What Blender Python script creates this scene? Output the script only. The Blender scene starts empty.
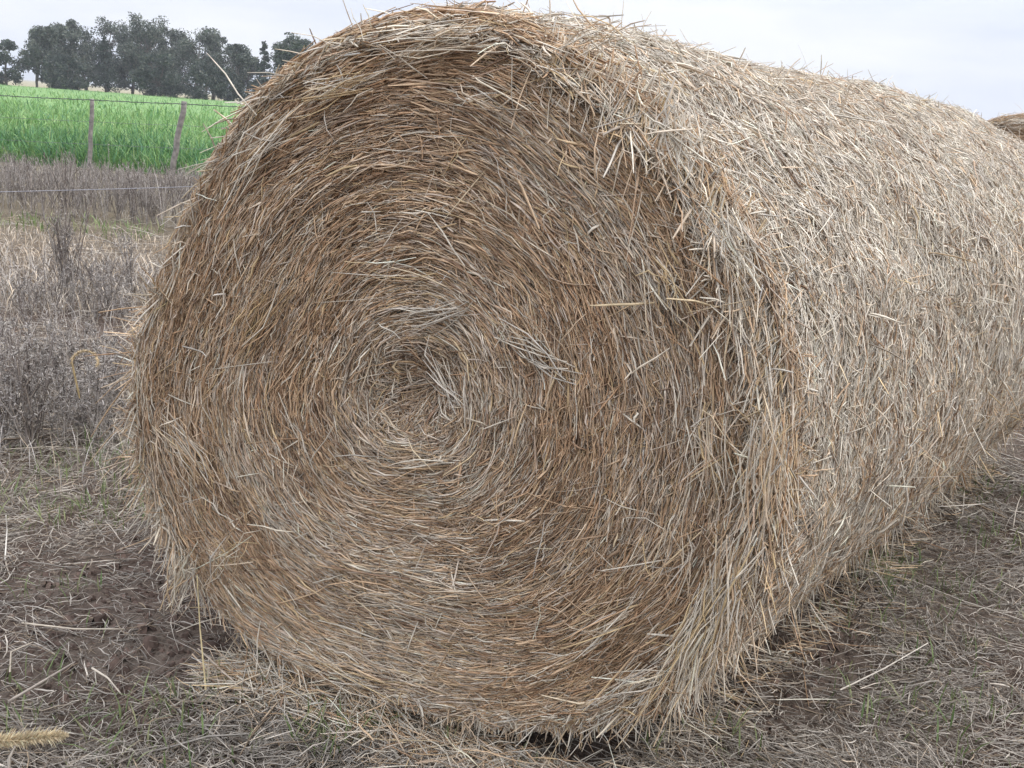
import bpy, math
import numpy as np
from mathutils import Matrix, Vector

rng = np.random.default_rng(7)
C = bpy.context.scene.collection
scene = bpy.context.scene
D2R = math.pi / 180

# ------------------------------------------------------------------ camera (solved from the photograph)
F, PITCH, ROLL, H = 985.3, 0.266, 0.073, 1.409
O = np.array([0, 0, H])
cp, sp, cr, sr = math.cos(PITCH), math.sin(PITCH), math.cos(ROLL), math.sin(ROLL)
FWD = np.array([0, cp, -sp])
_right = np.array([1.0, 0, 0])
_up = np.cross(_right, FWD)
RT = cr * _right + sr * _up
UP = -sr * _right + cr * _up

def ray(px, py):
    return FWD + (px - 512) / F * RT - (py - 384) / F * UP
def on_ground(px, py, z=0.0):
    d = ray(px, py); return O + d * ((z - H) / d[2])
def at_depth(px, py, Y):
    d = ray(px, py); return O + d * (Y / d[1])

cam = bpy.data.objects.new('camera', bpy.data.cameras.new('camera'))
C.objects.link(cam)
cam.matrix_world = Matrix([[RT[0], UP[0], -FWD[0], 0], [RT[1], UP[1], -FWD[1], 0], [RT[2], UP[2], -FWD[2], H], [0, 0, 0, 1]])
cam.data.sensor_width = 36; cam.data.lens = F / 1024 * 36
cam.data.clip_start = 0.05; cam.data.clip_end = 9000
scene.camera = cam

# ------------------------------------------------------------------ helpers
def tag(o, label=None, cat=None, group=None, kind=None):
    if label: o['label'] = label
    if cat: o['category'] = cat
    if group: o['group'] = group
    if kind: o['kind'] = kind
    return o

def empty(name, loc, rotz=0.0):
    o = bpy.data.objects.new(name, None); C.objects.link(o)
    o.location = loc; o.rotation_euler = (0, 0, rotz); o.empty_display_size = 0.2
    return o

def vnoise(p, seed=0):
    """smooth value noise in 0..1 on an (N,3) array"""
    p = np.asarray(p, float)
    i = np.floor(p).astype(np.int64); f = p - i
    f = f * f * (3 - 2 * f)
    out = np.zeros(len(p))
    for dx in (0, 1):
        for dy in (0, 1):
            for dz in (0, 1):
                h = ((i[:, 0] + dx) * 374761393 + (i[:, 1] + dy) * 668265263 + (i[:, 2] + dz) * 2147483647 + seed * 144269) & 0xFFFFFFFF
                h = ((h ^ (h >> 13)) * 1274126177) & 0xFFFFFFFF
                v = ((h ^ (h >> 16)) & 0xFFFF) / 65535.0
                w = (f[:, 0] if dx else 1 - f[:, 0]) * (f[:, 1] if dy else 1 - f[:, 1]) * (f[:, 2] if dz else 1 - f[:, 2])
                out += v * w
    return out
def n2(x, y, s=1.0, seed=0):
    x = np.atleast_1d(np.asarray(x, float)); y = np.atleast_1d(np.asarray(y, float))
    return vnoise(np.stack([x * s, y * s, np.full_like(x, 0.5)], -1), seed)

def nrm(v):
    return v / np.maximum(np.linalg.norm(v, axis=-1, keepdims=True), 1e-9)

class MB:
    """collects geometry as numpy blocks and links it as ONE mesh object"""
    def __init__(s):
        s.v, s.q, s.c, s.m, s.n = [], [], [], [], 0
    def add(s, verts, quads, col, mat=0):
        verts = np.asarray(verts, float).reshape(-1, 3); quads = np.asarray(quads, np.int64).reshape(-1, 4)
        col = np.asarray(col, float)
        if col.ndim == 1: col = np.tile(col, (len(verts), 1))
        s.v.append(verts); s.q.append(quads + s.n); s.c.append(col); s.m.append(np.full(len(quads), mat)); s.n += len(verts)
    def strands(s, P, w, col, mat=0, flat=1.0, taper=0.6, ref=None, sides=3):
        """P (N,K,3) centre lines, w (N,) half widths: three-sided tapered stalks"""
        N, K, _ = P.shape
        T = nrm(np.gradient(P, axis=1))
        if ref is None: ref = nrm(rng.normal(size=(N, 1, 3)))
        A = nrm(np.cross(T, np.broadcast_to(ref, P.shape))); B = np.cross(T, A)
        prof = np.ones(K); prof[-1] = taper; prof[0] = min(1, taper + 0.25)
        W = (w[:, None] * prof[None])[..., None]
        if sides == 3:
            ring = [A * math.cos(a) + B * math.sin(a) * flat for a in (0.5, 2.6, 4.7)]
            V = np.stack([P + r * W for r in ring], 2)
        else:
            V = np.stack([P - A * W, P + A * W], 2)
        R = V.shape[2]
        idx = np.arange(N * K * R).reshape(N, K, R)
        qs = []
        for r in range(R if R > 2 else 1):
            r2 = (r + 1) % R
            qs.append(np.stack([idx[:, :-1, r], idx[:, :-1, r2], idx[:, 1:, r2], idx[:, 1:, r]], -1).reshape(-1, 4))
        cc = np.repeat(col[:, None], K * R, 1).reshape(-1, 3) if col.ndim == 2 else np.tile(col, (N * K * R, 1))
        s.add(V.reshape(-1, 3), np.concatenate(qs), cc, mat)
    def tube(s, pts, rad, col, n=8, mat=0):
        pts = np.asarray(pts, float); K = len(pts); rad = np.broadcast_to(np.asarray(rad, float), (K,))
        T = nrm(np.gradient(pts, axis=0))
        ref = np.array([0.3, 0.9, 0.1]) if abs(T[:, 2]).mean() > .7 else np.array([0, 0, 1.0])
        A = nrm(np.cross(T, ref)); B = np.cross(T, A)
        an = np.arange(n) * 2 * math.pi / n
        V = pts[:, None] + (A[:, None] * np.cos(an)[None, :, None] + B[:, None] * np.sin(an)[None, :, None]) * rad[:, None, None]
        idx = np.arange(K * n).reshape(K, n); nx = np.roll(idx, -1, 1)
        q = np.stack([idx[:-1], nx[:-1], nx[1:], idx[1:]], -1).reshape(-1, 4)
        s.add(V.reshape(-1, 3), q, col, mat)
        if n % 2 == 0:
            for k, fl in ((0, 1), (K - 1, 0)):
                r = idx[k]; cq = [[r[i], r[i + 1], r[n - 2 - i], r[n - 1 - i]] for i in range(n // 2 - 1)]
                s.q.append(np.array(cq) + s.n - K * n); s.m.append(np.full(len(cq), mat))
    def grid(s, V, col, mat=0, wrap=False, flip=False):
        a, b = V.shape[:2]
        idx = np.arange(a * b).reshape(a, b)
        if wrap: idx = np.concatenate([idx, idx[:, :1]], 1)
        q = np.stack([idx[:-1, :-1], idx[1:, :-1], idx[1:, 1:], idx[:-1, 1:]], -1).reshape(-1, 4)
        if flip: q = q[:, ::-1]
        s.add(V.reshape(-1, 3), q, col, mat)
    def build(s, name, mats, parent=None, smooth=True):
        v = np.concatenate(s.v); q = np.concatenate(s.q); c = np.concatenate(s.c); m = np.concatenate(s.m)
        me = bpy.data.meshes.new(name)
        me.vertices.add(len(v)); me.vertices.foreach_set('co', v.astype(np.float32).ravel())
        me.loops.add(len(q) * 4); me.loops.foreach_set('vertex_index', q.astype(np.int32).ravel())
        me.polygons.add(len(q)); me.polygons.foreach_set('loop_start', (np.arange(len(q)) * 4).astype(np.int32))
        me.polygons.foreach_set('material_index', m.astype(np.int32))
        me.polygons.foreach_set('use_smooth', np.full(len(q), smooth))
        at = me.color_attributes.new('Col', 'FLOAT_COLOR', 'POINT')
        at.data.foreach_set('color', np.concatenate([np.clip(c, 0, 1), np.ones((len(c), 1))], 1).astype(np.float32).ravel())
        me.update(calc_edges=True); me.validate()
        for x in (mats if isinstance(mats, (list, tuple)) else [mats]): me.materials.append(x)
        o = bpy.data.objects.new(name, me); C.objects.link(o)
        if parent: o.parent = parent
        return o

# ------------------------------------------------------------------ materials
def new_mat(name):
    m = bpy.data.materials.new(name); m.use_nodes = True
    nt = m.node_tree; b = nt.nodes['Principled BSDF']
    return m, nt, b
def node(nt, t, **kw):
    n = nt.nodes.new(t)
    for k, v in kw.items(): setattr(n, k, v)
    return n

def col_mat(name, rough=0.7, spec=0.3, var=0.25, scale=60.0, trans=0.0):
    """per-stalk colour attribute, mottled by a fine noise"""
    m, nt, b = new_mat(name)
    a = node(nt, 'ShaderNodeAttribute', attribute_name='Col')
    tc = node(nt, 'ShaderNodeTexCoord')
    nz = node(nt, 'ShaderNodeTexNoise'); nz.inputs['Scale'].default_value = scale; nz.inputs['Detail'].default_value = 3
    mr = node(nt, 'ShaderNodeMapRange'); mr.inputs['From Min'].default_value = .3; mr.inputs['From Max'].default_value = .7
    mr.inputs['To Min'].default_value = 1 - var; mr.inputs['To Max'].default_value = 1 + var
    mx = node(nt, 'ShaderNodeMix', data_type='RGBA', blend_type='MULTIPLY'); mx.inputs[0].default_value = 1
    nt.links.new(tc.outputs['Object'], nz.inputs['Vector']); nt.links.new(nz.outputs['Fac'], mr.inputs['Value'])
    nt.links.new(a.outputs['Color'], mx.inputs[6]); nt.links.new(mr.outputs['Result'], mx.inputs[7])
    nt.links.new(mx.outputs[2], b.inputs['Base Color'])
    b.inputs['Roughness'].default_value = rough; b.inputs['Specular IOR Level'].default_value = spec
    if trans > 0:
        tr = node(nt, 'ShaderNodeBsdfTranslucent'); ms = node(nt, 'ShaderNodeMixShader'); ms.inputs[0].default_value = trans
        nt.links.new(mx.outputs[2], tr.inputs['Color'])
        nt.links.new(b.outputs[0], ms.inputs[1]); nt.links.new(tr.outputs[0], ms.inputs[2])
        nt.links.new(ms.outputs[0], nt.nodes['Material Output'].inputs['Surface'])
    return m

STRAW = col_mat('straw', .55, .35, .18, 45)
GRASS = col_mat('dry_grass', .75, .2, .2, 40)
GREEN = col_mat('green_blade', .6, .25, .2, 30, trans=.25)
WEED = col_mat('dead_weed', .85, .1, .25, 30)
LEAF = col_mat('tree_leaf', .7, .2, .3, .8, trans=.12)
BARK = col_mat('bark', .9, .1, .35, 3)
WOOD = col_mat('weathered_wood', .9, .1, .35, 14)
WIRE = col_mat('fence_wire', .5, .4, .1, 8)
PACK = col_mat('packed_straw', .9, .1, .45, 28)      # dense straw below the stalks

# ground: soil / thatch near, pasture far
def ground_mat():
    m, nt, b = new_mat('ground_soil')
    tc = node(nt, 'ShaderNodeTexCoord')
    n1 = node(nt, 'ShaderNodeTexNoise'); n1.inputs['Scale'].default_value = 1.6; n1.inputs['Detail'].default_value = 8; n1.inputs['Roughness'].default_value = .65
    nf = node(nt, 'ShaderNodeTexNoise'); nf.inputs['Scale'].default_value = 55; nf.inputs['Detail'].default_value = 6; nf.inputs['Roughness'].default_value = .7
    r1 = node(nt, 'ShaderNodeValToRGB'); r1.color_ramp.elements[0].position = .36; r1.color_ramp.elements[1].position = .66
    r1.color_ramp.elements[0].color = (.092, .062, .049, 1); r1.color_ramp.elements[1].color = (.18, .145, .118, 1)
    rf = node(nt, 'ShaderNodeMapRange'); rf.inputs['From Min'].default_value = .3; rf.inputs['From Max'].default_value = .7; rf.inputs['To Min'].default_value = .45; rf.inputs['To Max'].default_value = 1.5
    mx = node(nt, 'ShaderNodeMix', data_type='RGBA', blend_type='MULTIPLY'); mx.inputs[0].default_value = 1
    at = node(nt, 'ShaderNodeAttribute', attribute_name='Col')   # pasture tint far off, by vertex
    sep = node(nt, 'ShaderNodeSeparateXYZ')
    mr = node(nt, 'ShaderNodeMapRange'); mr.inputs['From Min'].default_value = 6; mr.inputs['From Max'].default_value = 22
    mf = node(nt, 'ShaderNodeMix', data_type='RGBA')
    nfar = node(nt, 'ShaderNodeTexNoise'); nfar.inputs['Scale'].default_value = .02; nfar.inputs['Detail'].default_value = 5
    rfar = node(nt, 'ShaderNodeValToRGB'); rfar.color_ramp.elements[0].color = (.22, .21, .12, 1); rfar.color_ramp.elements[1].color = (.36, .31, .22, 1)
    L = nt.links.new
    for n in (n1, nf, nfar): L(tc.outputs['Object'], n.inputs['Vector'])
    L(n1.outputs['Fac'], r1.inputs['Fac']); L(nf.outputs['Fac'], rf.inputs['Value'])
    L(r1.outputs['Color'], mx.inputs[6]); L(rf.outputs['Result'], mx.inputs[7])
    L(tc.outputs['Object'], sep.inputs[0]); L(sep.outputs['Y'], mr.inputs['Value'])
    L(nfar.outputs['Fac'], rfar.inputs['Fac'])
    L(mr.outputs['Result'], mf.inputs[0]); L(mx.outputs[2], mf.inputs[6]); L(rfar.outputs['Color'], mf.inputs[7])
    L(mf.outputs[2], b.inputs['Base Color'])
    bp = node(nt, 'ShaderNodeBump'); bp.inputs['Strength'].default_value = .9; bp.inputs['Distance'].default_value = .02
    L(nf.outputs['Fac'], bp.inputs['Height']); L(bp.outputs[0], b.inputs['Normal'])
    b.inputs['Roughness'].default_value = .95; b.inputs['Specular IOR Level'].default_value = .1
    return m
GROUND = ground_mat()

# ------------------------------------------------------------------ the bale's frame
YAW, SK, BL = 0.662, -0.281, 3.3
BC = np.array([-0.192, 2.027, 0.0]); ZC = 0.78
AX = np.array([math.sin(YAW), math.cos(YAW), 0]); EX = np.array([AX[1], -AX[0], 0])

def px_face(px, py):
    """pixel -> (u,v) on the bale's end face"""
    d = ray(px, py); n = AX + SK * EX; c0 = BC + np.array([0, 0, ZC])
    X = O + d * (((c0 - O) @ n) / (d @ n)); X = X - c0
    return X @ EX, X[2]

RIM = [(320,34),(253,84),(207,150),(178,220),(152,290),(135,350),(128,420),(150,500),(185,570),(245,645),(310,684),(380,706),(440,719),(500,732),
       (440,1),(500,7),(567,40),(603,75),(661,112),(705,160),(735,206),(765,270),(785,330),(795,400),(793,470),(785,530),(765,590),(735,640),(688,684),(640,714),(570,735)]
uv = np.array([px_face(*p) for p in RIM])
th = np.arctan2(uv[:, 1], uv[:, 0]); rr = np.hypot(uv[:, 0], uv[:, 1])
o_ = np.argsort(th); th, rr = th[o_], rr[o_]
_TH = np.linspace(-math.pi, math.pi, 361)
_R = np.interp(_TH, np.concatenate([th[-4:] - 2 * math.pi, th, th[:4] + 2 * math.pi]), np.concatenate([rr[-4:], rr, rr[:4]]))
k_ = np.exp(-(np.arange(-24, 25) / 9.0) ** 2); k_ /= k_.sum()
_R = np.convolve(np.concatenate([_R[-25:-1], _R, _R[1:25]]), k_, 'valid')
def rim_r(t):
    return np.interp((t + math.pi) % (2 * math.pi) - math.pi, _TH, _R)
CORE = np.array(px_face(424, 386))

def side_pt(t, s, off):
    """outer wrap: angle t, distance s along the axis, offset outwards"""
    far = np.clip(s / BL, 0, 1)
    r = rim_r(t) * (1 - far) + (0.772 - .01 * np.cos(2 * t)) * far
    edge = np.clip(1 - s / .09, 0, 1.3) ** 2 * .035 + np.clip(1 - (BL - s) / .12, 0, 1.3) ** 2 * .05
    lump = (vnoise(np.stack([np.cos(t) * 2.2, np.sin(t) * 2.2, s * 2.2], -1), 3) - .5) * .045 + (vnoise(np.stack([np.cos(t) * 7, np.sin(t) * 7, s * 6], -1), 4) - .5) * .028
    r = r - edge + lump + off
    u, v = r * np.cos(t), r * np.sin(t)
    v = np.where(v < -.77, -.77 + (v + .77) * .15, v)
    return np.stack([u, s - SK * u * (1 - far), v + ZC], -1)

def face_depth(rho, t):
    m = np.exp(-((((t - .55) + math.pi) % (2 * math.pi) - math.pi) / .55) ** 2)
    d = .075 * np.exp(-(rho / .12) ** 2) + .11 * m * np.exp(-((rho - .93) / .035) ** 2)
    d = d + np.clip((rho - .95) / .05, 0, 1.5) ** 2 * .03 - .035 * (1 - rho ** 2)
    d = d + (vnoise(np.stack([rho * 9, np.cos(t) * 1.5 + 4, np.sin(t) * 1.5 + 4], -1), 9) - .5) * .026
    d = d + (vnoise(np.stack([rho * 26, np.cos(t) * 4 * (rho + .2) + 9, np.sin(t) * 4 * (rho + .2) + 9], -1), 12) - .5) * .016
    return d
def face_pt(rho, t, off):
    """end face: rho 0 at the core .. 1 at the rim, off towards the viewer"""
    r = rim_r(t)
    u = (1 - rho) * CORE[0] + rho * (r * np.cos(t)); v = (1 - rho) * CORE[1] + rho * (r * np.sin(t))
    w = np.maximum(v, -.772)
    return np.stack([u, -SK * u + face_depth(rho, t) - off, w + ZC], -1)

# palettes (real straw colours)
PALE = np.array([.69, .62, .505]); GREY = np.array([.53, .48, .41]); TAN = np.array([.57, .41, .262])
BROWN = np.array([.45, .285, .168]); DARK = np.array([.22, .14, .09]); GOLD = np.array([.61, .46, .26])
def palette(n, wts, cols, jit=.14):
    wts = np.asarray(wts, float)
    if wts.ndim == 1: wts = np.tile(wts, (n, 1))
    cum = np.cumsum(wts / wts.sum(1, keepdims=True), 1)
    k = np.minimum((rng.random(n)[:, None] > cum).sum(1), len(cols) - 1)
    c = np.array(cols)[k]
    k2 = np.minimum((rng.random(n)[:, None] > cum).sum(1), len(cols) - 1)
    m = rng.random((n, 1)) * .5
    return np.clip((c * (1 - m) + np.array(cols)[k2] * m) * np.exp(rng.normal(0, jit, (n, 1))), 0, .8)

TS = lambda k: np.linspace(-.5, .5, k)[None, :]

def face_straws(mb, n, lm=.095, wm=.0020, deep=.020, lig=1.0):
    K = 4
    rho = np.sqrt(rng.random(n)) * .995
    t = rng.random(n) * 2 * math.pi
    ln = np.clip(rng.lognormal(math.log(lm), .5, n), .018, .28)
    wild = rng.random(n)
    phi = rng.normal(0, .11, n) + np.where(wild < .15, rng.normal(0, .75, n), 0)
    phi += (vnoise(np.stack([rho * 12, np.cos(t) * 3 * rho + 5, np.sin(t) * 3 * rho + 5], -1), 31) - .5) * .3
    core = rho < .13
    phi = np.where(core, rng.normal(0, .9, n), phi)
    r = rho * .77
    dth = np.clip(ln * np.cos(phi) / (r + .03), -1.5, 1.5); drh = ln * np.sin(phi) / .77
    tt = TS(K); jit = lambda s: rng.normal(0, s, (n, K))
    dep = np.where(rng.random(n) < .8, -rng.random(n) * deep, rng.random(n) * .006)
    tilt = rng.normal(0, .10, n) * ln
    th_ = t[:, None] + dth[:, None] * tt
    rh_ = np.clip(rho[:, None] + drh[:, None] * tt + jit(.0015) + (rng.normal(0, .015, n) * ln / .1)[:, None] * (tt ** 2 - .1), .004, 1.02)
    kn = (rng.random(n) < .25)[:, None]; rh_ = np.clip(rh_ + kn * jit(.006), .004, 1.02)
    off = dep[:, None] + tilt[:, None] * tt + jit(.0025) + .004
    P = face_pt(rh_.ravel(), th_.ravel(), off.ravel()).reshape(n, K, 3)
    w = np.clip(rng.lognormal(math.log(wm), .38, n), .0008, .0048)
    a = vnoise(np.stack([rho * 7, np.cos(t) * 2 * rho + 3, np.sin(t) * 2 * rho + 3], -1), 21)
    a = a + .10 * np.cos(t) * rho; b = vnoise(np.stack([rho * 22, np.cos(t) * 2.5 * rho + 3, np.sin(t) * 2.5 * rho + 3], -1), 22)
    a = np.clip((a - .25) / .5, 0, 1); b = np.clip((b - .25) / .5, 0, 1)
    W = np.stack([lig * (.15 + .22 * a), .09 + .16 * a, .42 - .05 * a, .30 * (1.3 - a), .04 + .16 * (1 - b) + .12 * (rho < .12), .03 + .05 * b], -1)
    mb.strands(P, w, palette(n, W, [PALE, np.array([.57, .475, .385]), TAN, BROWN, DARK, GOLD]), taper=.35)

def side_straws(mb, n, s0=.0, s1=BL, t0=-2.0, t1=3.4):
    K = 4
    t = t0 + rng.random(n) * (t1 - t0); s = s0 + rng.random(n) * (s1 - s0)
    ln = np.clip(rng.lognormal(math.log(.068), .5, n), .02, .24)
    up_ = np.clip(np.sin(t), 0, 1)
    phi = rng.normal(0, .40, n) + np.where(rng.random(n) < .25 + .4 * up_, rng.normal(0, 1.0, n), 0)
    tt = TS(K); jit = lambda q: rng.normal(0, q, (n, K))
    th_ = t[:, None] + (ln * np.cos(phi) / .78)[:, None] * tt
    s_ = np.clip(s[:, None] + (ln * np.sin(phi))[:, None] * tt + jit(.004) + (rng.random(n) < .25)[:, None] * jit(.008), -.02, BL + .02)
    dep = -rng.random(n) * .018 + .006
    tilt = rng.normal(0, .14, n) * ln
    off = dep[:, None] + tilt[:, None] * tt + jit(.003)
    P = side_pt(th_.ravel(), s_.ravel(), off.ravel()).reshape(n, K, 3)
    w = np.clip(rng.lognormal(math.log(.0012), .4, n), .0006, .0032)
    a = vnoise(np.stack([np.cos(t) * 4, np.sin(t) * 4, s * 3], -1), 41)
    a = np.clip((a - .25) / .5, 0, 1)
    low = np.clip((-np.sin(t) + .1) * 1.0, 0, 1)           # browner mix towards the underside, paler and greyer above
    W = np.stack([.42 - .16 * low + .1 * a, .36 - .16 * low + .1 * a, .10 + .32 * low, .05 + .14 * low + .05 * (1 - a), .06 + .06 * (1 - a), .02 + .06 * low], -1)
    mb.strands(P, w, palette(n, W, [PALE, GREY, TAN, BROWN, DARK, GOLD]), taper=.35)

def stray(mb, n, tr, sr_, outw, ln_m, wts, up=0.0):
    """stalks that stand off the wrap"""
    t = tr[0] + rng.random(n) * (tr[1] - tr[0]); s = sr_[0] + rng.random(n) * (sr_[1] - sr_[0])
    K = 4; P0 = side_pt(t, s, np.full(n, -.01))
    N = np.stack([np.cos(t), np.zeros(n), np.sin(t)], -1)
    T = np.stack([-np.sin(t), np.zeros(n), np.cos(t)], -1)
    A = np.tile([0, 1.0, 0], (n, 1))
    ln = np.clip(rng.lognormal(math.log(ln_m), .45, n), .02, min(.22, ln_m * 2.2))
    dirv = nrm(N * (np.abs(rng.normal(outw, .25, n)) + .08)[:, None] + T * rng.normal(0, .8, n)[:, None] + A * rng.normal(0, .6, n)[:, None] + np.array([0, 0, up]))
    tt = np.linspace(0, 1, K)[None, :, None]
    bend = rng.normal(0, .12, (n, 1, 3)) + np.array([0, 0, -.12])
    P = P0[:, None] + dirv[:, None] * ln[:, None, None] * tt + bend * ln[:, None, None] * tt ** 2
    w = np.clip(rng.lognormal(math.log(.0014), .3, n), .0006, .003)
    mb.strands(P, w, palette(n, wts, [PALE, GREY, TAN, BROWN, DARK, GOLD]))

def rim_fringe(mb, n):
    """the bushy lip of the wrap that overhangs the end face"""
    K = 5
    t = rng.random(n) * 2 * math.pi - math.pi
    g = vnoise(np.stack([np.cos(t) * 9, np.sin(t) * 9, t * 0], -1), 51)
    keep = rng.random(n) < np.clip(g * 1.6 - .2, .15, 1)
    t = t[keep]; n = len(t)
    s = rng.random(n) ** 1.5 * .11 - .01
    P0 = side_pt(t, s, -rng.random(n) * .02)
    N = np.stack([np.cos(t), np.zeros(n), np.sin(t)], -1); T = np.stack([-np.sin(t), np.zeros(n), np.cos(t)], -1)
    ln = np.clip(rng.lognormal(math.log(.085), .45, n), .03, .2)
    sg = np.where(rng.random(n) < .5, -1, 1)
    d = nrm(T * (sg * np.abs(rng.normal(.85, .5, n)))[:, None] + np.array([0, -1.0, 0]) * np.abs(rng.normal(.22, .3, n))[:, None] + N * rng.normal(-.02, .15, n)[:, None])
    tt = np.linspace(-.35, .65, K)[None, :, None]
    # follow the curve of the rim, sag a little
    curl = -N * (ln ** 2 / 1.6)[:, None]
    P = P0[:, None] + d[:, None] * ln[:, None, None] * tt + curl[:, None] * tt ** 2 + np.array([0, 0, -.10]) * (ln[:, None, None] * np.clip(tt, 0, 1) ** 2) + rng.normal(0, .002, (n, K, 3))
    P[..., 2] = np.maximum(P[..., 2], .012)
    w = np.clip(rng.lognormal(math.log(.0014), .35, n), .0007, .0032)
    W = np.tile([.34, .24, .22, .10, .05, .06], (n, 1))
    mb.strands(P, w, palette(n, W, [PALE, GREY, TAN, BROWN, DARK, GOLD]))
    # hanging stalks along the lower right and lower left lip
    for (a0, a1, m, lm) in ((-42, 5, 700, .10), (-172, -145, 350, .10), (-100, -42, 900, .036), (0, 75, 1500, .085)):
        t = (a0 + rng.random(m) * (a1 - a0)) * D2R
        P0 = side_pt(t, rng.random(m) * .06 - .01, rng.random(m) * .02 - .01)
        ln = np.clip(rng.lognormal(math.log(lm), .4, m), .03, .24)
        d = nrm(np.stack([rng.normal(-.10, .42, m), rng.normal(-.22, .25, m), -np.ones(m)], -1))
        P = P0[:, None] + d[:, None] * ln[:, None, None] * tt + rng.normal(0, .10, (m, 1, 3)) * ln[:, None, None] * tt ** 2
        P[..., 2] = np.maximum(P[..., 2], .012 + rng.random((m, 1)) * .01)
        w = np.clip(rng.lognormal(math.log(.0014), .35, m), .0007, .003)
        mb.strands(P, w, palette(m, [.42, .16, .26, .05, .02, .14], [PALE, GREY, TAN, BROWN, DARK, GOLD]))

def lock(mb, p0, p1, n, spread, wts, lift=.015, ln=None, wm=.0014):
    """a bundle of stalks lying on the end face from one spot towards another"""
    a = np.array(px_face(*p0)); b = np.array(px_face(*p1))
    K = 4; tt = np.linspace(0, 1, K)[None, :]
    st = a[None] + rng.normal(0, spread, (n, 2)) + (b - a)[None] * (rng.random((n, 1)) * .35)
    en = a[None] + (b - a)[None] * (.6 + .5 * rng.random((n, 1))) + rng.normal(0, spread * 1.3, (n, 2))
    mid = rng.normal(0, spread * .5, (n, 2))
    uvp = st[:, None] * (1 - tt[..., None]) + en[:, None] * tt[..., None] + mid[:, None] * (tt * (1 - tt) * 4)[..., None]
    dy = lift + rng.random((n, 1)) * .02 + rng.normal(0, .006, (n, K))
    rel = uvp - CORE; tq = np.arctan2(rel[..., 1], rel[..., 0])
    base = .0
    P = np.stack([uvp[..., 0], -SK * uvp[..., 0] - .025 * np.ones_like(uvp[..., 0]) - dy + base, np.maximum(uvp[..., 1] + ZC, .015)], -1)
    w = np.clip(rng.lognormal(math.log(wm), .3, n), .0008, .0045)
    mb.strands(P, np.minimum(w, .0032), palette(n, wts, [PALE, GREY, TAN, BROWN, DARK, GOLD]), taper=.4)

def hem(mb, n, s1=BL):
    """stalks hanging plumb from the belly of the wrap to the soil"""
    K = 4; t = rng.uniform(-88, -42, n) * D2R; s = rng.uniform(.10, s1, n); P0 = side_pt(t, s, rng.random(n) * .015)
    g = vnoise(np.stack([s * 9, t * 3, s * 0], -1), 57)
    ln = np.clip(rng.lognormal(math.log(.075), .5, n), .02, .2) * (.5 + g)
    d = nrm(np.stack([rng.normal(.05, .3, n), rng.normal(0, .3, n), -np.ones(n)], -1)); tt = np.linspace(-.3, .7, K)[None, :, None]
    P = P0[:, None] + d[:, None] * ln[:, None, None] * tt + rng.normal(0, .15, (n, 1, 3)) * ln[:, None, None] * tt ** 2
    P[..., 2] = np.maximum(P[..., 2], .006 + rng.random((n, 1)) * .015)
    mb.strands(P, np.clip(rng.lognormal(math.log(.0014), .35, n), .0007, .003), palette(n, [.34, .2, .3, .1, .04, .08], [PALE, GREY, TAN, BROWN, DARK, GOLD]), taper=.4)

# ------------------------------------------------------------------ the near bale
def base_side():
    mb = MB()
    t = np.linspace(-math.pi, math.pi, 181)[:-1]; s = np.concatenate([[0, .01, .03, .06, .1], np.linspace(.15, BL - .15, 56), [BL - .1, BL - .05, BL]])
    S, T = np.meshgrid(s, t, indexing='ij')
    V = side_pt(T.ravel(), S.ravel(), np.full(T.size, -.016)).reshape(len(s), len(t), 3)
    c = np.array([.36, .27, .19])[None] * (.75 + .5 * rng.random((V.size // 3, 1)))
    mb.grid(V, c, 1, wrap=True, flip=True)
    return mb
def base_face(far=False):
    mb = MB()
    t = np.linspace(-math.pi, math.pi, 181)[:-1]; rh = np.concatenate([np.linspace(.002, .9, 60), np.linspace(.91, 1.0 if far else .968, 14)])
    Rr, T = np.meshgrid(rh, t, indexing='ij')
    V = face_pt(Rr.ravel(), T.ravel(), np.full(T.size, -.018)).reshape(len(rh), len(t), 3)
    if far:
        rim = side_pt(t, np.full(len(t), BL), np.full(len(t), -.016)); cen = np.array([0, BL + .03, ZC])
        V = cen + (rim - cen)[None] * rh[:, None, None]
    c = np.array([.40, .26, .155])[None] * (.7 + .6 * rng.random((V.size // 3, 1)))
    mb.grid(V, c, 1, wrap=True, flip=not far)
    return mb

GB = [.40, .16, .26, .05, .02, .14]
bale = empty('straw_bale', tuple(BC), -YAW)
tag(bale, 'large round straw bale filling the picture with its swirled end face towards us', 'straw bale', 'round straw bales in a row')
mb = base_side(); side_straws(mb, 125000, t0=-1.75, t1=2.0); side_straws(mb, 26000, s1=.9, t0=-1.75, t1=2.2); side_straws(mb, 9000, t0=2.2, t1=4.6)
wrap = mb.build('outer_wrap', [STRAW, PACK], bale)
tag(wrap, 'pale weathered wrap of jumbled straw round the side of the bale')
mb = base_face(); face_straws(mb, 56000, .040, .0010, .012, .6); face_straws(mb, 40000, .072, .00135)
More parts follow.
